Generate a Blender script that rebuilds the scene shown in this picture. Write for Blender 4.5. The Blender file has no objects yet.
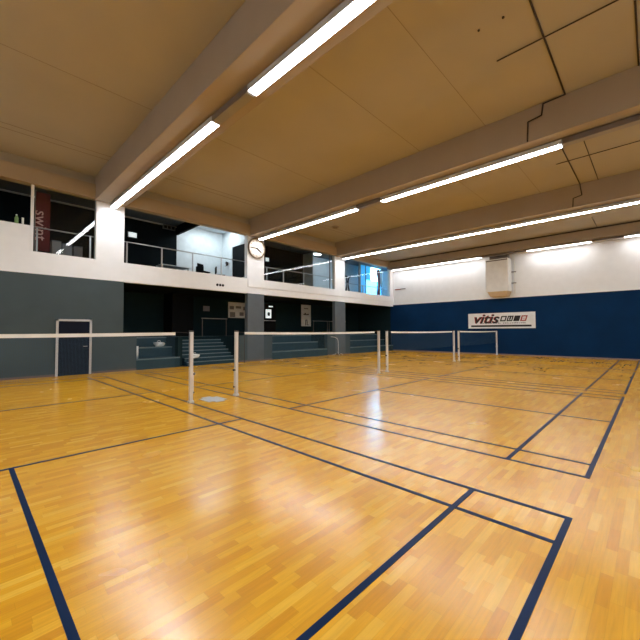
import bpy, bmesh, math, random
from mathutils import Vector, Matrix
random.seed(7)
C = bpy.context.scene.collection
SC = bpy.context.scene

# ------------------------------------------------------------------ camera, world, exposure
LAMP = 38.0            # brightness of the hall's light strips
YAW, PIT, ROL = 0.80367, 0.0330, -0.0035
cd = bpy.data.cameras.new('camera'); cam = bpy.data.objects.new('camera', cd); C.objects.link(cam)
cd.sensor_width = 36; cd.lens = 345.72 * 36 / 640; cd.clip_end = 200; cd.clip_start = 0.05
F = Vector((math.sin(YAW) * math.cos(PIT), math.cos(YAW) * math.cos(PIT), math.sin(PIT)))
R = Vector((math.cos(YAW), -math.sin(YAW), 0)); U = R.cross(F)
R2 = R * math.cos(ROL) + U * math.sin(ROL); U2 = U * math.cos(ROL) - R * math.sin(ROL)
cam.matrix_world = Matrix(((R2.x, U2.x, -F.x, -3.4732), (R2.y, U2.y, -F.y, -0.5368), (R2.z, U2.z, -F.z, 1.5331), (0, 0, 0, 1)))
SC.camera = cam
w = bpy.data.worlds.new('world'); SC.world = w; w.use_nodes = True
w.node_tree.nodes['Background'].inputs[0].default_value = (0.01, 0.012, 0.015, 1)
w.node_tree.nodes['Background'].inputs[1].default_value = 1.0
SC.view_settings.view_transform = 'Standard'; SC.view_settings.look = 'None'
SC.view_settings.gamma = 1; SC.view_settings.use_curve_mapping = False
SC.view_settings.exposure = 0.0

# ------------------------------------------------------------------ materials
def s2l(c):
    return tuple(((v / 255) / 12.92 if v / 255 <= 0.04045 else ((v / 255 + 0.055) / 1.055) ** 2.4) for v in c)

def mat(name, col, rough=0.6, metal=0.0, noise=0.06, nscale=3.0, emit=None, estr=0.0, spec=0.5, bump=0.0):
    m = bpy.data.materials.new(name); m.use_nodes = True
    nt = m.node_tree; b = nt.nodes['Principled BSDF']
    b.inputs['Roughness'].default_value = rough; b.inputs['Metallic'].default_value = metal
    b.inputs['Specular IOR Level'].default_value = spec
    tc = nt.nodes.new('ShaderNodeTexCoord'); n = nt.nodes.new('ShaderNodeTexNoise')
    n.inputs['Scale'].default_value = nscale; n.inputs['Detail'].default_value = 3
    nt.links.new(tc.outputs['Object'], n.inputs['Vector'])
    r = nt.nodes.new('ShaderNodeMapRange')
    r.inputs['From Min'].default_value = 0.3; r.inputs['From Max'].default_value = 0.7
    r.inputs['To Min'].default_value = 1 - noise; r.inputs['To Max'].default_value = 1 + noise
    nt.links.new(n.outputs['Fac'], r.inputs['Value'])
    v = nt.nodes.new('ShaderNodeVectorMath'); v.operation = 'SCALE'; v.inputs[0].default_value = col
    nt.links.new(r.outputs[0], v.inputs['Scale']); nt.links.new(v.outputs[0], b.inputs['Base Color'])
    if bump:
        bp = nt.nodes.new('ShaderNodeBump'); bp.inputs['Strength'].default_value = bump; bp.inputs['Distance'].default_value = 0.01
        n2 = nt.nodes.new('ShaderNodeTexNoise'); n2.inputs['Scale'].default_value = 40
        nt.links.new(tc.outputs['Object'], n2.inputs['Vector'])
        nt.links.new(n2.outputs['Fac'], bp.inputs['Height']); nt.links.new(bp.outputs[0], b.inputs['Normal'])
    if emit:
        b.inputs['Emission Color'].default_value = (*emit, 1); b.inputs['Emission Strength'].default_value = estr
    return m

def parquet_mat():
    m = bpy.data.materials.new('parquet'); m.use_nodes = True
    nt = m.node_tree; L = nt.links.new; N = nt.nodes.new; b = nt.nodes['Principled BSDF']
    def math_(op, a, bb=None, c=None):
        n = N('ShaderNodeMath'); n.operation = op
        for i, v in enumerate((a, bb, c)):
            if v is None: continue
            if isinstance(v, (int, float)): n.inputs[i].default_value = v
            else: L(v, n.inputs[i])
        return n.outputs[0]
    tc = N('ShaderNodeTexCoord'); sp = N('ShaderNodeSeparateXYZ'); L(tc.outputs['Object'], sp.inputs[0])
    W, LEN = 0.064, 0.34
    yr = math_('DIVIDE', sp.outputs['Y'], W); row = math_('FLOOR', yr); fy = math_('FRACT', yr)
    wn = N('ShaderNodeTexWhiteNoise'); wn.noise_dimensions = '1D'; L(row, wn.inputs['W'])
    xs = math_('ADD', math_('DIVIDE', sp.outputs['X'], LEN), math_('MULTIPLY', wn.outputs['Value'], 7.0))
    cx = math_('FLOOR', xs); fx = math_('FRACT', xs)
    cv = N('ShaderNodeCombineXYZ'); L(row, cv.inputs[0]); L(cx, cv.inputs[1])
    wp = N('ShaderNodeTexWhiteNoise'); wp.noise_dimensions = '2D'; L(cv.outputs[0], wp.inputs['Vector'])
    ramp = N('ShaderNodeValToRGB'); L(wp.outputs['Value'], ramp.inputs[0])
    cols = [(0.0, (0.62, 0.275, 0.007)), (0.15, (0.66, 0.305, 0.008)), (0.45, (0.71, 0.350, 0.010)), (0.8, (0.77, 0.405, 0.018)), (1.0, (0.82, 0.48, 0.05))]
    e = ramp.color_ramp.elements
    e[0].position, e[0].color = cols[0][0], (*cols[0][1], 1); e[1].position, e[1].color = cols[-1][0], (*cols[-1][1], 1)
    for p, c in cols[1:-1]:
        q = e.new(p); q.color = (*c, 1)
    # grain
    mp = N('ShaderNodeMapping'); mp.inputs['Scale'].default_value = (4, 60, 1); L(tc.outputs['Object'], mp.inputs[0])
    ng = N('ShaderNodeTexNoise'); ng.inputs['Scale'].default_value = 1.0; ng.inputs['Detail'].default_value = 4; L(mp.outputs[0], ng.inputs['Vector'])
    mr = N('ShaderNodeMapRange'); mr.inputs['From Min'].default_value = .3; mr.inputs['From Max'].default_value = .7
    mr.inputs['To Min'].default_value = .92; mr.inputs['To Max'].default_value = 1.08; L(ng.outputs['Fac'], mr.inputs['Value'])
    # knots
    vo = N('ShaderNodeTexVoronoi'); vo.inputs['Scale'].default_value = 3.2; L(tc.outputs['Object'], vo.inputs['Vector'])
    kn = N('ShaderNodeMapRange'); kn.inputs['From Min'].default_value = .015; kn.inputs['From Max'].default_value = .045
    kn.inputs['To Min'].default_value = 1; kn.inputs['To Max'].default_value = 1; L(vo.outputs['Distance'], kn.inputs['Value'])
    # seams
    dy = math_('MINIMUM', fy, math_('SUBTRACT', 1.0, fy)); dx = math_('MINIMUM', fx, math_('SUBTRACT', 1.0, fx))
    sy = N('ShaderNodeMapRange'); sy.inputs['From Max'].default_value = .025; sy.inputs['To Min'].default_value = .86; L(dy, sy.inputs['Value'])
    sx = N('ShaderNodeMapRange'); sx.inputs['From Max'].default_value = .005; sx.inputs['To Min'].default_value = .8; L(dx, sx.inputs['Value'])
    k = math_('MULTIPLY', math_('MULTIPLY', mr.outputs[0], kn.outputs[0]), math_('MULTIPLY', sy.outputs[0], sx.outputs[0]))
    vm = N('ShaderNodeVectorMath'); vm.operation = 'SCALE'; L(ramp.outputs[0], vm.inputs[0]); L(k, vm.inputs['Scale'])
    L(vm.outputs[0], b.inputs['Base Color'])
    nr = N('ShaderNodeTexNoise'); nr.inputs['Scale'].default_value = .9; nr.inputs['Detail'].default_value = 3; L(tc.outputs['Object'], nr.inputs['Vector'])
    rr = N('ShaderNodeMapRange'); rr.inputs['From Min'].default_value = .3; rr.inputs['From Max'].default_value = .7
    rr.inputs['To Min'].default_value = .18; rr.inputs['To Max'].default_value = .28; L(nr.outputs['Fac'], rr.inputs['Value'])
    L(rr.outputs[0], b.inputs['Roughness'])
    b.inputs['Specular IOR Level'].default_value = 0.8
    geo = N('ShaderNodeNewGeometry')
    t1 = N('ShaderNodeVectorMath'); t1.operation = 'SUBTRACT'; t1.inputs[1].default_value = (.5, .5, .5); L(wp.outputs['Color'], t1.inputs[0])
    t2 = N('ShaderNodeVectorMath'); t2.operation = 'SCALE'; t2.inputs['Scale'].default_value = .004; L(t1.outputs[0], t2.inputs[0])
    t3 = N('ShaderNodeVectorMath'); t3.operation = 'ADD'; L(geo.outputs['Normal'], t3.inputs[0]); L(t2.outputs[0], t3.inputs[1])
    pass
    return m

def net_mat():
    m = bpy.data.materials.new('net_mesh'); m.use_nodes = True
    nt = m.node_tree; L = nt.links.new; N = nt.nodes.new; b = nt.nodes['Principled BSDF']
    b.inputs['Base Color'].default_value = (*s2l((52, 84, 108)), 1); b.inputs['Roughness'].default_value = .8
    tc = N('ShaderNodeTexCoord'); sp = N('ShaderNodeSeparateXYZ'); L(tc.outputs['Object'], sp.inputs[0])
    outs = []
    for ax in 'XZ':
        d = N('ShaderNodeMath'); d.operation = 'DIVIDE'; d.inputs[1].default_value = .02; L(sp.outputs[ax], d.inputs[0])
        f = N('ShaderNodeMath'); f.operation = 'FRACT'; L(d.outputs[0], f.inputs[0])
        g = N('ShaderNodeMath'); g.operation = 'LESS_THAN'; g.inputs[1].default_value = .10; L(f.outputs[0], g.inputs[0]); outs.append(g)
    mx = N('ShaderNodeMath'); mx.operation = 'MAXIMUM'; L(outs[0].outputs[0], mx.inputs[0]); L(outs[1].outputs[0], mx.inputs[1])
    L(mx.outputs[0], b.inputs['Alpha'])
    return m

def glass_mat():
    m = bpy.data.materials.new('glass'); m.use_nodes = True
    nt = m.node_tree; L = nt.links.new; N = nt.nodes.new
    nt.nodes.remove(nt.nodes['Principled BSDF'])
    o = nt.nodes['Material Output']; t = N('ShaderNodeBsdfTransparent'); g = N('ShaderNodeBsdfGlossy'); mx = N('ShaderNodeMixShader')
    t.inputs[0].default_value = (.93, .96, .96, 1); g.inputs['Roughness'].default_value = .02
    lw = N('ShaderNodeLayerWeight'); pw_ = N('ShaderNodeMath'); pw_.operation = 'POWER'; pw_.inputs[1].default_value = 4
    f = N('ShaderNodeMath'); f.operation = 'MULTIPLY_ADD'; f.inputs[1].default_value = .7; f.inputs[2].default_value = .022
    L(lw.outputs['Facing'], pw_.inputs[0]); L(pw_.outputs[0], f.inputs[0])
    L(f.outputs[0], mx.inputs[0]); L(t.outputs[0], mx.inputs[1]); L(g.outputs[0], mx.inputs[2]); L(mx.outputs[0], o.inputs[0])
    return m

M = {}
M['parquet'] = parquet_mat()
M['navy_line'] = mat('navy_line', s2l((0, 34, 72)), .35, nscale=2, noise=.15, spec=.1)
M['white'] = mat('white_paint', (.84, .88, .91), .7, noise=.02, bump=.05)
M['ceiling'] = mat('ceiling_paint', (.42, .37, .27), .85, noise=.04, nscale=.6)
M['beam'] = mat('beam_paint', (.37, .305, .23), .85, noise=.04, nscale=.8)
M['fascia'] = mat('fascia_paint', (.42, .33, .21), .85, noise=.04, nscale=.8)
M['joint'] = mat('joint_dark', (.22, .17, .11), .9)  # dark tone of the ceiling panel joints and the vent opening
M['conduit'] = mat('conduit', (.035, .022, .015), .7)
M['grey_wall'] = mat('grey_wall', (.056, .082, .092), .65, spec=.25, noise=.08, nscale=1.0)
M['grey_column'] = mat('grey_column', (.105, .130, .150), .65, spec=.25)
M['blue'] = mat('blue_wall', (.0010, .026, .088), .75, spec=.12, noise=.12, nscale=.8)
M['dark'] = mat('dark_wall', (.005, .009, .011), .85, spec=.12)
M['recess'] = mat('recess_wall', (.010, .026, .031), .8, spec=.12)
M['black'] = mat('black', (.003, .004, .005), .8, spec=.15)
M['step'] = mat('step_paint', (.020, .052, .070), .7, spec=.2)
M['step_edge'] = mat('step_edge', (.13, .20, .23), .4)
M['skirt'] = mat('skirting', (.16, .11, .09), .5)
M['skirt_pale'] = mat('skirting_pale', (.30, .22, .20), .5)
M['alu'] = mat('aluminium', (.78, .78, .80), .38, metal=.35)
M['steel'] = mat('steel_rail', (.42, .43, .43), .35, metal=.8)
M['tape'] = mat('net_tape', (.88, .90, .90), .7)
M['cord'] = mat('cord', (.04, .035, .035), .7)
M['net'] = net_mat()
M['glass'] = glass_mat()
M['lamp'] = mat('lamp_diffuser', (.9, .9, .9), .5, emit=(.96, .97, 1.0), estr=LAMP)
M['lamp_wall'] = mat('lamp_diffuser_wall', (.9, .9, .9), .5, emit=(1.0, .97, .97), estr=LAMP * .5)
M['lamp_off'] = mat('lamp_reflector', (.30, .28, .25), .4)
M['housing'] = mat('lamp_housing', (.16, .13, .11), .5)
M['plate'] = mat('floor_plate', (.42, .44, .45), .5)
M['door'] = mat('door_leaf', (.003, .006, .018), .6, spec=.15)
M['frame_white'] = mat('frame_white', (.52, .54, .56), .5)
M['cream'] = mat('cream_plastic', (.62, .46, .27), .6)
M['unit'] = mat('unit_casing', (.80, .82, .80), .45)
M['banner'] = mat('banner_cloth', (.80, .83, .84), .6)
M['ink'] = mat('ink_black', (.01, .01, .012), .6)
M['ink_red'] = mat('ink_red', (.35, .02, .02), .6)
M['ink_grey'] = mat('ink_grey', (.22, .22, .23), .6)
M['red'] = mat('red_cloth', (.085, .003, .005), .8)
M['red_letter'] = mat('pale_letter', (.55, .33, .30), .7)
M['paper'] = mat('paper', (.88, .92, .90), .7)
M['office_white'] = mat('office_white', (.72, .78, .80), .7)
M['gal_ceiling'] = mat('gallery_ceiling', (.10, .13, .155), .7)
M['clockface'] = mat('clock_face', (.85, .80, .72), .5)
M['clockrim'] = mat('clock_rim', (.22, .17, .11), .35, metal=.5)
M['lit_sign'] = mat('lit_sign', (.8, .85, .85), .5, emit=(.8, .9, .9), estr=.9)
M['sky_blue'] = mat('daylight_blue', (.1, .4, .6), .5, emit=(.02, .22, .42), estr=1.0)
M['sky_cyan'] = mat('daylight_cyan', (.3, .6, .8), .5, emit=(.05, .42, .95), estr=13.0)
M['sky_white'] = mat('daylight_white', (.8, .9, .95), .5, emit=(.35, .70, 1.0), estr=40.0)
M['room_lamp'] = mat('room_lamp', (.9, .9, .9), .5, emit=(.82, .93, 1.0), estr=13.0)
M['dim_lamp'] = mat('dim_lamp', (.9, .9, .9), .5, emit=(.85, .93, 1.0), estr=1.6)
M['green'] = mat('bottle_green', (.2, .35, .12), .6)  # plain green of the bottle, no emission

# ------------------------------------------------------------------ mesh helpers
class MB:
    def __init__(self): self.bm = bmesh.new(); self.mi = 0
    def box(self, x0, x1, y0, y1, z0, z1, mi=0, bev=0):
        r = bmesh.ops.create_cube(self.bm, size=1)
        vs = r['verts']
        for v in vs:
            v.co = Vector((x0 + (v.co.x + .5) * (x1 - x0), y0 + (v.co.y + .5) * (y1 - y0), z0 + (v.co.z + .5) * (z1 - z0)))
        fs = {f for v in vs for f in v.link_faces}
        for f in fs: f.material_index = mi
        if bev:
            es = list({e for v in vs for e in v.link_edges})
            bmesh.ops.bevel(self.bm, geom=es, offset=bev, segments=2, affect='EDGES', profile=.6)
        return self
    def cyl(self, a, b, r, seg=14, r2=None, mi=0):
        a = Vector(a); b = Vector(b); d = b - a
        q = Vector((0, 0, 1)).rotation_difference(d.normalized()).to_matrix().to_4x4()
        n0 = len(self.bm.faces)
        bmesh.ops.create_cone(self.bm, cap_ends=True, segments=seg, radius1=r, radius2=r if r2 is None else r2, depth=d.length,
                              matrix=Matrix.Translation((a + b) / 2) @ q)
        self.bm.faces.ensure_lookup_table()
        for f in self.bm.faces[n0:]:
            f.material_index = mi
            if len(f.verts) == 4: f.smooth = True
        return self
    def tube(self, pts, r, seg=8):
        for p, q in zip(pts[:-1], pts[1:]): self.cyl(p, q, r, seg)
        return self
    def ball(self, c, r, seg=10):
        n0 = len(self.bm.faces)
        bmesh.ops.create_uvsphere(self.bm, u_segments=seg, v_segments=seg // 2 + 2, radius=r, matrix=Matrix.Translation(c))
        self.bm.faces.ensure_lookup_table()
        for f in self.bm.faces[n0:]: f.smooth = True
        return self
    def build(self, name, mats, parent=None, origin=None):
        if not isinstance(mats, (list, tuple)): mats = [mats]
        bmesh.ops.recalc_face_normals(self.bm, faces=self.bm.faces[:])
        me = bpy.data.meshes.new(name)
        if origin is not None: bmesh.ops.translate(self.bm, verts=self.bm.verts[:], vec=-Vector(origin))
        self.bm.to_mesh(me); self.bm.free()
        for m in mats: me.materials.append(M[m])
        o = bpy.data.objects.new(name, me); C.objects.link(o)
        if origin is not None: o.location = origin
        if parent is not None: o.parent = parent
        return o
def bx(*a, **k): return MB().box(*a, **k)
def tag(o, label, cat, group=None, kind=None):
    o['label'] = label; o['category'] = cat
    if group: o['group'] = group
    if kind: o['kind'] = kind
    return o
def thing(name, label, cat, loc=(0, 0, 0), rz=0, group=None):
    o = bpy.data.objects.new(name, None); C.objects.link(o); o.location = loc; o.rotation_euler = (0, 0, rz)
    return tag(o, label, cat, group)
def struct(name, mb, mats, parent=None, label=None):
    o = mb.build(name, mats, parent)
    if parent is None: o['kind'] = 'structure'
    if label: o['label'] = label
    return o
def copy_thing(root, loc, rz=None, label=None):
    r = root.copy(); C.objects.link(r); r.location = loc
    if rz is not None: r.rotation_euler = (0, 0, rz)
    if label: r['label'] = label
    for ch in list(root.children):
        c = ch.copy(); C.objects.link(c); c.parent = r
        for g in list(ch.children):
            d = g.copy(); C.objects.link(d); d.parent = c
    return r
def text_obj(name, s, size, m, parent, mw, ext=.004, shear=0, bold=0, sx=1.0):
    cu = bpy.data.curves.new(name, 'FONT'); cu.body = s; cu.size = size; cu.extrude = ext; cu.shear = shear; cu.offset = bold
    cu.align_x = 'CENTER'; cu.align_y = 'CENTER'; cu.resolution_u = 3
    t = bpy.data.objects.new(name, cu); C.objects.link(t)
    dg = bpy.context.evaluated_depsgraph_get()
    me = bpy.data.meshes.new_from_object(t.evaluated_get(dg))
    bpy.data.objects.remove(t); bpy.data.curves.remove(cu)
    me.transform(mw @ Matrix.Diagonal((sx, 1, 1, 1))); me.name = name; me.materials.clear(); me.materials.append(M[m])
    o = bpy.data.objects.new(name, me); C.objects.link(o); o.parent = parent
    return o

# ------------------------------------------------------------------ room shell
X0, X1, Y0, Y1 = -8.0, 20.6, -4.0, 14.5      # hall
G = Y1
RZ = 3.52                                    # underside of gallery
ZC = 7.4                                     # ceiling
floor = struct('floor', bx(X0 - .2, X1 + .2, Y0 - .2, G, -.12, 0), 'parquet')
struct('floor', bx(.9, X1 + .2, G, 18.2, -.12, 0), 'recess')
# navy badminton markings
T = .003; LW = .045
def court(x0):
    m = MB(); x1 = x0 + (6.1 if x0 < 0 else 6.03); W = x1 - x0; h = LW / 2
    def vx(x, a, b): m.box(x - h, x + h, a, b, 0, T)
    def hy(y, a, b): m.box(a, b, y - h, y + h, 0, T * 1.25)
    for x in (x0, x0 + .46, x1 - .46, x1): vx(x, -h, 13.4 + h)
    c = (x0 + x1) / 2; vx(c, 0, 4.72); vx(c, 8.68, 13.4)
    for y in (0, .76, 4.72, 8.68, 12.64, 13.4): hy(y, x0 - h, x1 + h)
    o = m.build('court_marking', 'navy_line', floor); return o
for x0 in (-6.1, 1.09, 7.66, 14.31): court(x0)

struct('wall_back', bx(X0 - .2, X1 + .2, Y0 - .2, Y0, 0, ZC), 'white')
wl = MB(); wl.box(X0 - .2, X0, Y0, G + .3, 0, RZ, 0); wl.box(X0 - .2, X0, Y0, G + .3, RZ, ZC, 1)
struct('wall_left', wl, ['blue', 'white'])
wr = MB(); wr.box(X1, X1 + .2, Y0, G + .25, 0, 3.62, 0); wr.box(X1, X1 + .2, Y0, G + .25, 3.62, ZC, 1)
struct('wall_right', wr, ['blue', 'white'])
struct('baseboard_right', bx(X1 - .015, X1, Y0, G, 0, .06), 'skirt_pale')
# gallery side
g = MB(); Gb = G + .25
g.box(X0, .95, G, Gb, 0, RZ, 0)
for a, b in ((.95, 1.45), (6.25, 6.75), (7.79, 8.35), (12.80, 13.57), (14.60, 15.10)): g.box(a, b, G, Gb, 0, 1.34, 0)
for a, b in ((6.75, 7.79), (13.57, 14.60)): g.box(a, b, G, G + .25, 0, RZ, 3)
g.box(X0, X1, G, Gb, RZ, 4.28, 1)
g.box(X0, -1.88, G, Gb, 4.28, 5.14, 1)
g.box(6.75, X1, G - .04, G, 3.86, 4.30, 1)
for a, b in ((-6.85, -5.85), (-.02, .94), (6.72, 7.79), (13.57, 14.57), (20.2, X1)): g.box(a, b, G, G + .25, 4.28, 6.56, 1)
g.box(X0, X1, G, Gb, 6.56, ZC, 2)
struct('wall_gallery', g, ['grey_wall', 'white', 'ceiling', 'grey_column'])
struct('baseboard_gallery', bx(X0, 1.45, G - .015, G, 0, .07).box(6.25, 8.35, G - .015, G, 0, .07).box(12.8, 15.1, G - .015, G, 0, .07), 'skirt')
struct('trim_1', bx(X0, X1, G - .16, G, 6.54, 7.06), 'fascia')
# ceiling
struct('ceiling', bx(X0 - .2, X1 + .2, Y0 - .2, G + .25, ZC, ZC + .2), 'ceiling')
struct('ceiling', bx(14.58, 19.78, Y0, G, 6.99, ZC), 'ceiling')
j = MB()
bays = ((X0, -6.85), (-5.87, -.1), (.95, 6.8), (7.76, 13.58))
for y in (12.72, 12.40, 8.86, 4.80, 2.78, -2.9):
    for a, b in bays:
        w_ = .009 if y not in (12.72, 12.40) else .02
        if y == 4.8 and a < -1: continue
        j.box(a, b, y - w_ / 2, y + w_ / 2, ZC - .003, ZC)
struct('trim_2', j, 'joint')
# beams
BM = ((-6.85, -5.87), (-.10, .95), (6.80, 7.76), (13.56, 14.60))
for a, b in BM:
    struct('ceiling_beam', bx(a, b, Y0, G, 6.50, ZC, bev=.012), 'beam')
struct('ceiling_beam', bx(19.78, X1, Y0, G, 6.42, 7.4), 'beam')

# ------------------------------------------------------------------ recesses under the gallery
rb = MB()
rb.box(.95, X1 + .2, 18.0, 18.2, 0, RZ)              # back
rb.box(.75, .95, Gb, 18.2, 0, RZ)                    # left end
rb.box(X1, X1 + .2, Gb, 18.2, 0, RZ)                 # right end
struct('wall_recess', rb, 'recess')
struct('floor', bx(X0, X1 + 4, Gb, 18.3, RZ, 4.095), 'dark')          # slab: recess ceiling and gallery floor
# raised level behind the stepped seating
struct('floor', bx(.95, X1, 16.3, 18.0, 0, 1.30), 'recess')
PT = []
PT.append(struct('wall_recess', bx(3.25, 3.45, Gb, 16.3, 0, 1.3), 'recess'))
struct('wall_recess', bx(3.9, 5.0, 16.9, 18.0, 1.3, RZ), 'black')
def bleacher(x0, x1, label):
    t = thing('bleacher', label, 'bleacher', ((x0 + x1) / 2, G, 0), 0)
    c = (x0 + x1) / 2
    for k, (y, z) in enumerate(((.02, .43), (.85, .87), (1.5, 1.30))):
        o = bx(x0 - c, x1 - c, y, (.85, 1.5, 1.78)[k], 0, z).build('step', 'step', t)
        bx(x0 - c, x1 - c, y - .012, y + .05, z - .045, z + .004).build('step_edge', 'step_edge', o)
    return t
bleacher(1.46, 3.24, 'dark stepped seating under the gallery, left of the narrow stairs')
bleacher(8.36, 12.79, 'dark stepped seating under the gallery, between the two grey columns below the tall poster')
bleacher(15.11, 20.58, 'dark stepped seating under the gallery, in the corner next to the blue wall')
t = thing('staircase', 'dark teal stairs climbing into the recess behind the two nearest net posts', 'stairs', (4.9, G + .1, 0))
for k in range(8):
    o = bx(-1.3, 1.25, .25 * k, 1.7 if k == 7 else .25 * (k + 1) , 0, .1625 * (k + 1)).build('step', 'step', t)
    bx(-1.3, 1.25, .25 * k - .01, .25 * k + .04, .1625 * (k + 1) - .03, .1625 * (k + 1) + .004).build('step_edge', 'step_edge', o)
# guard rails on the raised level
def guard(x0, x1, y, z0, z1, label, posts):
    t = thing('guard_rail', label, 'railing', (x0, y, z0))
    MB().cyl((0, 0, z1 - z0), (x1 - x0, 0, z1 - z0), .025).build('rail', 'steel', t)
    for x in posts: MB().cyl((x - x0, 0, 0), (x - x0, 0, z1 - z0), .018).build('post', 'housing', t)
    return t
guard(5.2, 6.7, 16.4, 1.30, 2.24, 'short steel guard rail at the top of the stairs, below the pale notice', (5.25, 6.65))
guard(13.4, 14.9, 16.4, 1.30, 2.26, 'thin steel guard rail seen either side of the grey column nearest the blue wall', (13.45, 14.85))
guard(15.0, 16.9, 16.4, 1.30, 2.26, 'thin steel guard rail at the back of the corner seating', (15.05, 16.85))
# posters and notices
def notice(name, x0, x1, y, z0, z1, label, cat, m='paper'):
    t = thing(name, label, cat, ((x0 + x1) / 2, y, z0))
    w_ = (x1 - x0) / 2
    bx(-w_, w_, -.02, 0, 0, z1 - z0).build('sheet', m, t)
    return t
t = notice('notice_board', 7.72, 9.1, 17.98, 2.38, 3.34, 'wide pale notice board on the dark recess wall left of the clock column', 'notice board')
for x, z, a, b in ((-.45, .62, .3, .2), (.02, .66, .38, .14), (.25, .25, .3, .22), (-.4, .2, .36, .3), (.46, .6, .18, .22)):
    bx(x - a / 2, x + a / 2, -.026, -.02, z - b / 2, z + b / 2).build('printed_panel', 'ink_grey', t)
t = notice('poster', 13.75, 14.72, 17.98, 1.92, 3.66 - .16, 'tall white poster with small dark figures on the dark wall of the middle recess', 'poster')
for x, z, a, b in ((0, .86, .55, .06), (-.1, .93, .12, .1), (.18, .9, .1, .06), (0, 1.3, .4, .05), (-.05, .25, .07, .38), (.1, .25, .06, .34), (.02, .46, .2, .05), (.2, .1, .22, .03)):
    bx(x - a / 2, x + a / 2, -.026, -.02, z - b / 2, z + b / 2).build('figure_print', 'ink', t)
notice('wall_sign', 6.1, 6.5, 17.98, 2.72, 3.02, 'small grey-green sign on the dark wall above the stairs', 'sign', 'ink_grey')
t = thing('drinks_cabinet', 'dark drinks cabinet with a lit white panel, just right of the clock column', 'vending machine', (9.9, 17.2, 1.30))
bx(-.62, .58, -.35, .35, 0, 1.95, bev=.02).build('body', 'black', t)
bx(-.60, -.42, -.37, -.35, 1.05, 1.75).build('side_panel', 'lit_sign', t)
o = bx(-.22, .2, -.37, -.35, 1.08, 1.62).build('display_panel', 'lit_sign', t)
bx(-.1, .1, -.376, -.37, 1.22, 1.45).build('display_print', 'ink', o)
bx(-.6, .55, -.375, -.35, .90, .94).build('shelf_edge', 'steel', t)
bx(.02, .32, -.37, -.35, 1.78, 1.85).build('header_label', 'lit_sign', t)

# small things on the steps
tag(MB().cyl((1.58, G + .32, .43), (1.58, G + .32, .95), .045).build('white_tube', 'paper'), 'slim white upright tube standing on the lowest seating step at its left end', 'tube')
def bag(x, y, z, m, label, s=1.0):
    b = MB(); n0 = 0
    b.box(-.2 * s, .2 * s, -.13 * s, .13 * s, 0, .22 * s, bev=.06 * s)
    for v in b.bm.verts:
        v.co.x += .05 * math.sin(v.co.z * 19 + v.co.y * 7); v.co.y += .03 * math.sin(v.co.x * 23)
    t = thing('bag', label, 'bag', (x, y, z), .3)
    b.build('body', m, t)
    MB().tube([(-.1 * s, 0, .2 * s), (-.06 * s, 0, .3 * s), (.06 * s, 0, .3 * s), (.1 * s, 0, .2 * s)], .012 * s).build('handle', m, t)
bag(2.75, G + 1.1, .87, 'paper', 'pale bag lying on the middle seating step beside the stairs', .9)
bag(4.05, G + .28, .325, 'paper', 'small white bag on the lower stairs just right of the nearest net post', .8)

# door in the grey wall
d = struct('door_1', bx(-1.12, -.17, G - .03, G + .02, 0, 1.94), 'door')
struct('door_frame', bx(-1.18, -1.11, G - .05, G, 0, 2.0).box(-.18, -.11, G - .05, G, 0, 2.0).box(-1.18, -.11, G - .05, G, 1.93, 2.0), 'frame_white', d, label='pale grey door frame')
struct('door_handle', MB().cyl((-.26, G - .07, 1.02), (-.38, G - .07, 1.02), .012).cyl((-.26, G - .03, 1.02), (-.26, G - .07, 1.02), .012), 'steel', d)
# vents in the gallery parapet
t = thing('vent_trio', 'row of three small round dark vents in the white gallery parapet', 'vent', (5.17, G, 3.79))
for k in (-1, 0, 1):
    MB().cyl((k * .15, -.012, 0), (k * .15, 0, 0), .062, 20).build('vent_hole', 'black', t)

# ------------------------------------------------------------------ gallery
gz = 4.10; gc = 7.25
wg = MB()
wg.box(X0, 4.55, 18.0, 18.2, gz, gc, 0)
wg.box(4.55, 7.3, 18.0, 18.2, gz, 7.42, 1)
wg.box(7.3, 14.0, 18.0, 18.2, gz, gc, 0)
wg.box(14.0, X1 + 4, 18.0, 18.2, gz, gc, 1)
struct('wall_gallery_back', wg, ['dark', 'office_white'])
pw = MB()    # partition on the clock column line, with a dark window
pw.box(7.3, 7.42, 16.90, 18.0, gz, 7.42, 1); pw.box(7.3, 7.42, Gb, 16.90, 6.42, 7.42, 1); pw.box(7.3, 7.42, Gb, 16.9, gz, 4.55, 1)
struct('wall_partition', pw, ['dark', 'office_white'])
struct('window_4', bx(7.34, 7.38, Gb, 16.9, 4.55, 6.42), 'black')
struct('wall_partition', bx(4.50, 4.62, 15.2, 18.0, 6.8, 7.42), 'black')
struct('wall_partition', bx(13.98, 14.08, 17.0, 18.0, gz, gc), 'office_white')
struct('wall_partition', bx(X1 + 3.8, X1 + 4, Gb, 18.2, gz, gc), 'office_white')
struct('wall_partition', bx(X0, X0 + .1, Gb, 18.2, gz, gc), 'dark')
struct('wall_partition', bx(X1 + .0, X1 + 4, G + .25, G + .45, gz, gc), 'office_white')
struct('ceiling', bx(X0, 4.55, Gb, 18.2, gc, gc + .15), 'gal_ceiling')
struct('ceiling', bx(4.55, 7.42, Gb, 18.2, 7.42, 7.6), 'office_white')
struct('ceiling', bx(7.42, 14.0, Gb, 18.2, gc, gc + .15), 'gal_ceiling')
struct('ceiling', bx(14.0, X1 + 4, Gb, 18.2, gc, gc + .15), 'gal_ceiling')
struct('trim_3', bx(X0, 4.5, 17.9, 18.0, 7.17, 7.22), 'frame_white')
struct('trim_4', bx(-1.93, -1.85, G - .02, G + .1, 4.28, 6.56), 'white')
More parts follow.
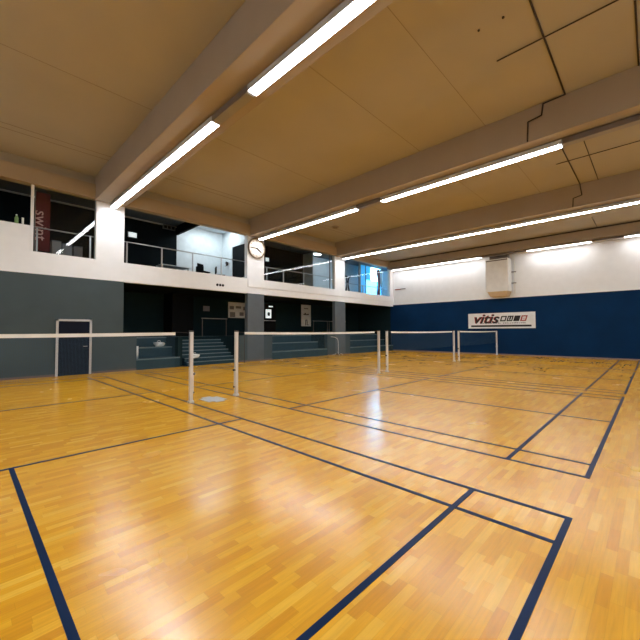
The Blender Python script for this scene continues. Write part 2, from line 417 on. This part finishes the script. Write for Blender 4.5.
# glazing
def pane(n, x0, x1, y=G + .12, div=()):
    w_ = struct('window_%d' % n, bx(x0, x1, y, y + .01, 4.28, 6.56), 'glass')
    f = MB()
    for x in div: f.box(x - .02, x + .02, y - .02, y + .03, 4.28, 6.56)
    if div: struct('window_frame', f, 'housing', w_)
pane(1, -1.85, -.02); pane(2, 7.79, 13.57, div=(13.2,)); pane(3, 14.57, 20.2, div=(16.35,))
# lamps in the rooms behind
def room_lamp(x0, x1, y0, y1, z, m, label):
    t = thing('ceiling_lamp', label, 'ceiling lamp', ((x0 + x1) / 2, (y0 + y1) / 2, z), 0)
    a, b = (x1 - x0) / 2, (y1 - y0) / 2
    bx(-a - .03, a + .03, -b - .03, b + .03, -.03, 0).build('housing', 'frame_white', t)
    bx(-a, a, -b, b, -.05, -.03).build('diffuser', m, t)
room_lamp(5.0, 6.9, 16.3, 17.2, 7.42, 'room_lamp', 'bright ceiling panel in the lit white gallery room')
room_lamp(15.2, 16.6, 16.2, 16.6, gc, 'room_lamp', 'ceiling lamp in the pale gallery room left of the blue window')
room_lamp(14.3, 14.9, 17.0, 17.4, gc, 'room_lamp', 'small ceiling lamp at the back of the right-hand gallery rooms')
# daylight window at the far end
wd = struct('window_5', bx(19.55, 22.7, 17.02, 17.06, gz, 7.15), 'sky_blue')
struct('window_pane', bx(21.15, 22.5, 16.99, 17.02, 5.95, 7.05), 'sky_white', wd, label='brightest upper pane of the window')
struct('window_pane', bx(20.4, 22.6, 16.99, 17.02, gz, 5.9), 'sky_cyan', wd)
struct('window_frame', bx(19.45, 19.6, 16.95, 17.1, gz, 7.2).box(22.65, 22.75, 16.95, 17.1, gz, 7.2).box(19.45, 22.75, 16.95, 17.1, 7.12, 7.2).box(20.32, 20.38, 16.96, 17.1, gz, 7.15), 'housing', wd)
# banners
t = thing('beach_flag', 'dark red vertical banner with pale letters behind the leftmost glass of the gallery', 'banner', (-1.42, 15.15, 4.10))
bx(-.32, .10, -.012, .012, .35, 2.45).build('cloth', 'red', t)
MB().cyl((-.32, 0, 0), (-.32, 0, 2.5), .015).build('pole', 'steel', t)
Mx = Matrix.Translation((-.17, -.016, 1.25)) @ Matrix.Rotation(math.pi / 2, 4, 'X') @ Matrix.Rotation(-math.pi / 2, 4, 'Z')
text_obj('lettering', 'swint', .50, 'red_letter', t, Mx)
t = thing('beach_flag', 'red and dark banner right of the bright blue gallery window', 'banner', (19.75, 15.3, 4.10))
fl = MB()
for k in range(10):
    z0 = .2 + k * .22
    xo = .1 * math.sin(k * .33)
    fl.box(-.28 + xo, .22 + xo, -.012, .012, z0, z0 + .22)
fl.build('cloth', 'red', t)
st = MB()
for k in range(9): st.box(-.12 + .05 * k - .2, -.05 + .05 * k - .2, -.02, -.012, 1.9 - .18 * k, 2.1 - .18 * k)
st.build('stripe', 'red_letter', t)
MB().cyl((.28, 0, 0), (.28, 0, 2.45), .015).build('pole', 'steel', t)
# handrails of the gallery
def handrail(x0, x1, xs, label, zt=5.18, m='steel'):
    t = thing('handrail', label, 'railing', (x0, G + .3, gz))
    MB().cyl((0, 0, zt - gz), (x1 - x0, 0, zt - gz), .022).build('rail', m, t)
    for x in xs: bx(x - x0 - .025, x - x0 + .025, -.02, .02, 0, zt - gz).build('post', m, t)
handrail(-1.84, -.03, (-1.72, -.14), 'steel handrail behind the leftmost gallery glass')
handrail(.98, 6.75, (1.13, 2.52, 3.92, 5.4), 'steel handrail of the open gallery bay left of the clock', 5.2)
handrail(7.82, 13.5, (8.2, 9.4, 11.0), 'steel handrail in the gallery bay right of the clock', 5.1)
handrail(14.7, 20.1, (15.2, 17.0), 'thin handrail in the gallery bay next to the blue wall', 4.9)
# gallery furniture
def office_chair(x, y, rz, label, src=None):
    if src: return copy_thing(src, (x, y, gz), rz, label)
    t = thing('office_chair', label, 'chair', (x, y, gz), rz, 'chairs in the lit gallery room')
    bx(-.23, .23, -.23, .23, .44, .5, bev=.02).build('seat', 'black', t)
    bx(-.22, .22, .2, .25, .56, .92, bev=.02).build('backrest', 'black', t)
    bx(-.03, .03, .22, .26, .46, .6).build('back_stem', 'black', t)
    MB().cyl((0, 0, .08), (0, 0, .44), .03).build('column', 'steel', t)
    f = MB()
    for k in range(5):
        a = k * 2 * math.pi / 5; f.cyl((0, 0, .1), (.28 * math.cos(a), .28 * math.sin(a), .06), .018); f.ball((.28 * math.cos(a), .28 * math.sin(a), .03), .03)
    f.build('base', 'black', t)
    return t
c0 = office_chair(5.05, 15.9, .4, 'black office chair furthest left in the lit gallery room')
office_chair(5.45, 16.9, 2.2, 'black office chair in the middle of the lit gallery room', c0)
office_chair(6.2, 16.3, 1.2, 'black office chair in the lit gallery room beside the grey wall', c0)
t = thing('table', 'pale table standing in the lit gallery room', 'table', (3.9, 16.9, gz))
bx(-.7, .7, -.35, .35, .70, .74).build('table_top', 'office_white', t)
for x in (-.65, .65):
    for y in (-.3, .3): bx(x - .02, x + .02, y - .02, y + .02, 0, .70).build('leg', 'steel', t)
t = thing('exit_sign', 'small white lit sign on the dark back wall of the open gallery bay', 'sign', (2.32, 17.96, 6.22))
bx(-.2, .2, -.03, .03, 0, .26).build('housing', 'frame_white', t); bx(-.18, .18, -.04, -.03, .02, .24).build('face', 'lit_sign', t)
t = thing('exit_sign', 'small white lit sign right of the clock behind the gallery glass', 'sign', (10.62, 17.96, 6.22))
bx(-.15, .15, -.03, .03, 0, .26).build('housing', 'frame_white', t); bx(-.13, .13, -.04, -.03, .02, .24).build('face', 'lit_sign', t)
t = thing('vent_grille', 'grey grille with three dark squares under the gallery ceiling, left of the lit room', 'vent', (4.1, 17.92, 7.0))
bx(-.33, .33, -.04, .06, -.02, .2).build('frame', 'gal_ceiling', t)
for k in (-1, 0, 1): bx(k * .2 - .07, k * .2 + .07, -.05, -.04, .02, .16).build('opening', 'black', t)
t = thing('wall_plant', 'dark wreath-like ornament on the grey end wall of the lit gallery room', 'ornament', (7.28, 17.35, 5.52))
f = MB()
for k in range(26):
    a = random.uniform(0, 6.28); r = random.uniform(.05, .2)
    f.cyl((-.02, r * .4 * math.cos(a), r * .4 * math.sin(a)), (-.06 - .05 * random.random(), r * math.cos(a), r * math.sin(a)), .035, 6, .005)
f.build('leaves', 'conduit', t)
t = thing('fitness_machine', 'dark fitness machine behind the glass of the gallery bay nearest the blue wall', 'fitness machine', (16.2, 15.6, gz))
bx(-.4, .4, -.25, .25, 0, .15, bev=.02).build('base', 'black', t)
MB().tube([(-.25, 0, .1), (-.05, 0, .9), (-.1, 0, 1.5)], .05).tube([(.25, 0, .1), (.05, 0, .9), (.15, 0, 1.45)], .05).build('frame', 'black', t)
MB().tube([(-.35, 0, 1.5), (-.1, 0, 1.42), (.15, 0, 1.42), (.35, 0, 1.5)], .03).build('handlebar', 'black', t)
# cardboard / storage boxes seen low behind the leftmost glass
for k, (x, w_, h) in enumerate(((-1.0, .28, .92), (-.66, .3, .86), (-.3, .28, .82))):
    lab = ('grey storage box furthest left behind the leftmost gallery glass', 'grey storage box in the middle behind the leftmost gallery glass', 'grey storage box beside the white column behind the leftmost gallery glass')[k]
    t = thing('storage_box', lab, 'box', (x, 16.1, gz), 0, 'storage boxes on the gallery')
    bx(-w_ / 2, w_ / 2, -.2, .2, 0, h).build('body', 'ink_grey', t); bx(-w_ / 2 - .01, w_ / 2 + .01, -.21, .21, h, h + .04).build('lid', 'gal_ceiling', t)
t = thing('bottle', 'green bottle standing on the high white parapet at the left edge', 'bottle', (-2.28, G + .1, 5.14))
MB().cyl((0, 0, 0), (0, 0, .2), .05).cyl((0, 0, .2), (0, 0, .28), .05, r2=.02).build('body', 'green', t); MB().cyl((0, 0, .28), (0, 0, .31), .022).build('cap', 'paper', t)
tag(MB().cyl((-2.12, G + .1, 5.14), (-2.12, G + .1, 5.38), .03).build('cup', 'paper'), 'narrow pale cup beside the green bottle on the high parapet', 'cup')

# clock
t = thing('wall_clock', 'big round wall clock on the white column under the second beam', 'clock', (7.27, G - .001, 5.93))
MB().cyl((0, 0, 0), (0, -.06, 0), .50, 40).build('face', 'clockface', t)
f = MB(); n = 40
for k in range(n):
    a = 2 * math.pi * k / n; b_ = 2 * math.pi * (k + 1) / n
    f.cyl((.51 * math.cos(a), -.05, .51 * math.sin(a)), (.51 * math.cos(b_), -.05, .51 * math.sin(b_)), .045, 8)
f.build('rim', 'clockrim', t)
for k in range(12):
    a = k * math.pi / 6; MB().cyl((.36 * math.cos(a), -.066, .36 * math.sin(a)), (.43 * math.cos(a), -.066, .43 * math.sin(a)), .012, 6).build('hour_mark', 'ink_grey', t)
MB().cyl((.0, -.075, 0), (-.36, -.075, .0), .02, 8).build('minute_hand', 'ink', t)
MB().cyl((0, -.08, 0), (.26, -.08, -.17), .028, 8).build('hour_hand', 'ink', t)
MB().cyl((0, -.06, 0), (0, -.09, 0), .04, 12).build('hub', 'ink', t)

# ------------------------------------------------------------------ light strips under the beams
def strip(x, y0, y1, lit, label, zb=6.50, zl=6.33, wd_=.19, lamp='lamp'):
    t = thing('light_strip', label, 'light', (x, (y0 + y1) / 2, zb)); h = (y1 - y0) / 2; dz = zl - zb
    bx(-wd_ / 2 - .015, wd_ / 2 + .015, -h, h, dz + .012, -.03, bev=.006).build('housing', 'housing' if not lit else 'frame_white', t)
    bx(-wd_ / 2, wd_ / 2, -h + .02, h - .02, dz, dz + .035).build('diffuser' if lit else 'empty_tray', lamp if lit else 'lamp_off', t)
    n = max(2, int((y1 - y0) / 1.8))
    for k in range(n + 1):
        y = -h + .1 + (2 * h - .2) * k / n
        bx(-.02, .02, y - .02, y + .02, -.03, 0).build('hanger', 'housing', t)
strip(.50, 6.62, 14.35, True, 'lit strip light under the nearest beam, far part towards the gallery')
strip(.50, 5.20, 6.60, False, 'dark unlit section in the light row under the nearest beam')
strip(.50, -3.6, 5.18, True, 'lit strip light under the nearest beam, part running out of the top of the picture')
strip(7.27, 7.75, 14.15, True, 'lit strip light under the second beam, end by the clock')
strip(7.27, 6.62, 7.73, False, 'short dark unlit section in the light row under the second beam')
strip(7.27, 1.05, 6.60, True, 'lit strip light under the second beam, middle part')
strip(7.27, -.75, 1.03, False, 'dark unlit section of the second beam row at the right picture edge')
strip(7.27, -3.6, -.77, True, 'strip light of the second beam beyond the right picture edge')
strip(14.1, -3.6, 14.2, True, 'long unbroken lit strip light under the third beam')
strip(20.05, 7.45, 14.2, True, 'lit strip light along the blue wall, from the gallery to the white air unit', zb=6.42, zl=6.30, lamp='lamp_wall')
strip(20.05, 4.85, 7.43, False, 'unlit section of the wall row above the white air unit', zb=6.42, zl=6.30, lamp='lamp_wall')
strip(20.05, 1.75, 4.83, True, 'short lit strip light right of the white air unit', zb=6.42, zl=6.30, lamp='lamp_wall')
strip(20.05, .45, 1.73, False, 'short unlit section of the wall row near the right picture edge', zb=6.42, zl=6.30, lamp='lamp_wall')
strip(20.05, -3.6, .43, True, 'lit strip light of the wall row at the right picture edge', zb=6.42, zl=6.30, lamp='lamp_wall')
strip(-6.36, -3.6, 14.2, True, 'strip light under the beam left of the picture')

# conduits stepping over the beams
def conduit(pts, r, label):
    t = MB().tube(pts, r)
    for p in pts[1:-1]: t.ball(p, r)
    return tag(t.build('cable_conduit', 'conduit'), label, 'cable')
z_ = ZC - .02
conduit([(1.0, .89, z_), (6.78, .89, z_), (6.78, 1.36, z_ - .02), (6.78, 1.40, 7.08), (6.78, 1.71, 7.03), (6.78, 1.73, 6.51)], .018, 'dark cable crossing the ceiling panels and stepping down the second beam')
conduit([(7.8, 1.43, z_), (13.54, 1.43, z_), (13.54, 1.38, 6.92), (13.54, 1.66, 6.86), (13.54, 1.68, 6.50)], .018, 'dark cable crossing the third ceiling bay and stepping down the third beam')
conduit([(7.8, .86, z_), (13.54, .86, z_)], .012, 'straight thin dark cable in the third ceiling bay')
conduit([(4.33 + .1, 1.75, z_ - .03), (4.43, -3.8, z_ - .03)], .014, 'dark cable running across the ceiling between the first two beams')
conduit([(10.86, 1.77, z_ - .03), (10.86, -3.8, z_ - .03)], .014, 'dark cable running along the third ceiling bay')
conduit([(4.71, -.45, z_), (6.78, -.45, z_)], .016, 'short dark cable at the top right picture edge')
conduit([(17.6, 1.46, 6.975), (19.7, 1.46, 6.975)], .014, 'short dark cable on the ceiling before the blue wall')
conduit([(19.72, -3.8, 6.95), (19.72, 14.2, 6.95)], .035, 'long dark pipe along the top of the beam by the blue wall')
for k, (x, y) in enumerate(((3.41, 1.77), (3.44, 1.34))):
    tag(MB().cyl((x, y, ZC - .02), (x, y, ZC), .022, 12).build('ceiling_anchor', 'conduit'), ('small dark ceiling anchor further from the crossing cables', 'small dark ceiling anchor closer to the crossing cables')[k], 'anchor', 'ceiling anchors')
t = thing('ceiling_vent', 'small dark oval vent in the ceiling between second and third beam', 'vent', (11.0, 12.2, ZC))
MB().cyl((0, 0, -.04), (0, 0, 0), .22, 24).build('rim', 'beam', t); MB().cyl((0, 0, -.05), (0, 0, -.04), .15, 24).build('opening', 'joint', t)

# ------------------------------------------------------------------ nets and posts
def post(x, y, label, side, src=None):
    if src:
        o = copy_thing(src, (x, y, 0), 0 if side > 0 else math.pi, label); return o
    t = thing('net_post', label, 'net post', (x, y, 0), 0 if side > 0 else math.pi, 'net posts of the badminton courts')
    bx(-.036, .036, -.036, .036, 0, 1.55, bev=.008).build('upright', 'alu', t)
    MB().box(-.055, .055, -.055, .055, 0, .05, bev=.01).build('foot', 'alu', t)
    bx(-.04, .04, -.04, .04, 1.53, 1.565, bev=.006).build('cap', 'cord', t)
    MB().cyl((.03, 0, .62), (.085, 0, .62), .028, 12).build('knob', 'cord', t)
    MB().cyl((.03, 0, .22), (.075, 0, .22), .022, 12).build('knob', 'cord', t)
    MB().box(.03, .055, -.02, .02, .20, .66).build('tension_rail', 'alu', t)
    return t
NY = 6.7
p0 = post(0, NY, 'nearest aluminium net post, left of the grey floor plate', 1)
post(1.13, NY, 'aluminium net post right of the grey floor plate', -1, p0)
post(7.12, NY, 'net post at the far end of the long middle net', 1, p0)
post(7.66, NY, 'net post at the near end of the third net, next to the middle net', -1, p0)
post(13.72, NY, 'net post at the far end of the third net', 1, p0)
post(14.31, NY, 'net post at the near end of the furthest net', -1, p0)
post(20.30, NY, 'net post closest to the blue wall', 1, p0)
post(-6.1, NY, 'net post beyond the left picture edge', -1, p0)
def net(xa, xb, a, b, label):
    t = thing('badminton_net', label, 'net', ((xa + xb) / 2, NY, 0), 0, 'badminton nets')
    c = (xa + xb) / 2; N = 24
    tp = MB(); ms = MB(); 
    zf = lambda x: 1.53 - .022 * (1 - ((x - c) / ((xb - xa) / 2)) ** 2)
    xs = [a + (b - a) * k / N for k in range(N + 1)]
    for x, x2 in zip(xs[:-1], xs[1:]):
        for mb, y0, y1, d0, d1 in ((tp, -.008, .008, -.062, 0.0),):
            v = [mb.bm.verts.new((X - c, Y, zf(X) + dz)) for X in (x, x2) for Y in (y0, y1) for dz in (d0, d1)]
            for q in ((0, 1, 3, 2), (4, 6, 7, 5), (0, 4, 5, 1), (2, 3, 7, 6), (1, 5, 7, 3), (0, 2, 6, 4)): mb.bm.faces.new([v[i] for i in q])
        v = [ms.bm.verts.new((X - c, 0, zf(X) + dz)) for X, dz in ((x, -.76), (x2, -.76), (x2, -.05), (x, -.05))]
        ms.bm.faces.new(v)
    bmesh.ops.remove_doubles(tp.bm, verts=tp.bm.verts[:], dist=1e-5); bmesh.ops.remove_doubles(ms.bm, verts=ms.bm.verts[:], dist=1e-5)
    tp.build('tape', 'tape', t)
    m_ = ms.build('mesh', 'net', t)
    cd_ = MB()
    for s, e in ((xa, a), (b, xb)):
        s += .02 if s < e else -.02
        cd_.cyl((s - c, 0, zf(s)), (e - c, 0, zf(e) - .02), .006, 6); cd_.cyl((s - c, 0, .80), (e - c, 0, .79), .004, 6)
        cd_.cyl((e - c, 0, zf(e) - .76), (e - c, 0, zf(e) - .03), .006, 6)
    cd_.build('cord', 'cord', t)
    return t
net(-6.06, -.04, -5.8, -.35, 'nearest badminton net, running in from the left picture edge')
net(1.17, 7.08, 1.36, 6.85, 'long middle badminton net in front of the grey columns')
net(7.70, 13.68, 7.95, 13.5, 'third badminton net in front of the blue wall')
net(14.35, 20.26, 14.5, 20.1, 'furthest badminton net, under the white banner')
# grey floor plate
pl = MB().box(.30, .76, 6.36, 7.06, 0, .006)
bmesh.ops.bevel(pl.bm, geom=[e for e in pl.bm.edges if abs(e.verts[0].co.z - e.verts[1].co.z) > .004], offset=.12, segments=5, affect='EDGES')
tag(pl.build('floor_plate', 'plate'), 'flat grey plate on the floor between the two nearest net posts', 'floor plate')
# stand in front of the third column
t = thing('portable_stand', 'thin white stand with a curved arm and splayed feet by the grey column', 'stand', (13.50, 14.2, 0))
MB().tube([(0, 0, .03), (.02, 0, .5), (.0, 0, .9), (-.1, 0, 1.08), (-.35, 0, 1.17), (-.7, 0, 1.19)], .014).build('arm', 'alu', t)
for a in (.2, 2.3, 4.4): MB().cyl((0, 0, .14), (.55 * math.cos(a), .26 * math.sin(a), .015), .012).build('leg', 'alu', t)
bx(-.12, .12, -.08, .08, .03, .12, bev=.02).build('foot_weight', 'cord', t)

# ------------------------------------------------------------------ blue wall
t = thing('banner', 'long white banner with slanted lettering on the blue wall', 'banner', (X1, 6.57, 1.69), 0)
bx(-.03, -.004, -1.99, 1.99, 0, 1.0).build('cloth', 'banner', t)
bx(-.034, -.03, -1.78, 1.80, .10, .215).build('black_bar', 'ink', t)
B_ = Matrix.Rotation(-math.pi / 2, 4, 'Z') @ Matrix.Rotation(math.pi / 2, 4, 'X')     # text reads towards -y, faces -x
text_obj('lettering', 'vitis', .86, 'ink_red', t, Matrix.Translation((-.034, .93, .62)) @ B_, shear=.35, bold=.02, sx=1.15)
text_obj('lettering', 'vitis', .86, 'ink', t, Matrix.Translation((-.038, .89, .60)) @ B_, shear=.35, bold=.014, sx=1.15)
for k, m_ in enumerate(('ink', 'ink', 'ink', 'ink_red')):
    yc = -.22 - k * .385
    ring = MB()
    for a0, a1, b0, b1 in ((-.165, .165, .10, .17), (-.165, .165, -.17, -.10), (-.165, -.095, -.17, .17), (.095, .165, -.17, .17)):
        ring.box(-.038, -.03, yc + a0, yc + a1, .62 + b0, .62 + b1)
    if k == 2: ring.box(-.038, -.03, yc - .12, yc + .12, .50, .74)
    if k == 1: ring.box(-.038, -.03, yc - .05, yc + .05, .54, .72)
    if k == 3: ring.box(-.038, -.03, yc - .08, yc + .09, .60, .64)
    for v in ring.bm.verts: v.co.y -= (v.co.z - .62) * .3
    ring.build('square_icon', m_, t)
sm = MB()
for k in range(26):
    y = 1.2 - k * .1 - (.12 if k > 12 else 0)
    sm.box(-.034, -.03, y - .035, y + .02, .30, .30 + random.choice((.05, .07, .09)))
sm.build('small_print', 'ink_grey', t)
t = thing('air_unit', 'white boxy air unit on the upper wall above the banner', 'ventilation unit', (20.2, 6.47, 4.0))
bx(-.40, .36, -.65, .65, 0, 2.05, bev=.02).build('body', 'unit', t)
h = MB(); v = [h.bm.verts.new(c) for c in ((-.38, -.62, 0), (.34, -.62, 0), (.34, .58, 0), (-.38, .58, 0), (-.28, -.52, -.30), (.34, -.52, -.30), (.34, .44, -.30), (-.28, .44, -.30))]
for q in ((0, 1, 2, 3), (4, 7, 6, 5), (0, 4, 5, 1), (1, 5, 6, 2), (2, 6, 7, 3), (3, 7, 4, 0)): h.bm.faces.new([v[i] for i in q])
h.build('outlet_hood', 'cream', t)
bx(-.41, -.40, -.62, .62, 1.93, 1.99).build('top_slot', 'housing', t)
bx(.05, .36, -.55, .55, 2.05, 2.42).build('duct', 'housing', t)
MB().tube([(.34, -.82, -.15), (.34, -.82, 2.3)], .03).build('pipe', 'unit', t)
MB().box(.30, .40, -.9, -.64, .5, .56).box(.30, .40, -.9, -.64, 1.2, 1.26).build('pipe_bracket', 'ink_grey', t)
MB().tube([(.36, .9, .2), (.36, .9, 2.2)], .02).build('pipe', 'unit', t)
tag(bx(X1 - .04, X1, 6.72, 6.86, .46, .58, bev=.01).build('wall_socket', 'ink_grey'), 'small grey socket low on the blue wall right of the last net post', 'socket')
t = thing('emergency_lever', 'slim red and grey fitting on the white wall beside the gallery corner', 'wall fitting', (X1 - .03, 13.85, 4.84))
bx(-.03, .02, -.05, .42, -.03, .03).build('red_bar', 'ink_red', t); bx(-.02, .02, -.5, -.05, -.02, .05).build('grey_bar', 'ink_grey', t)
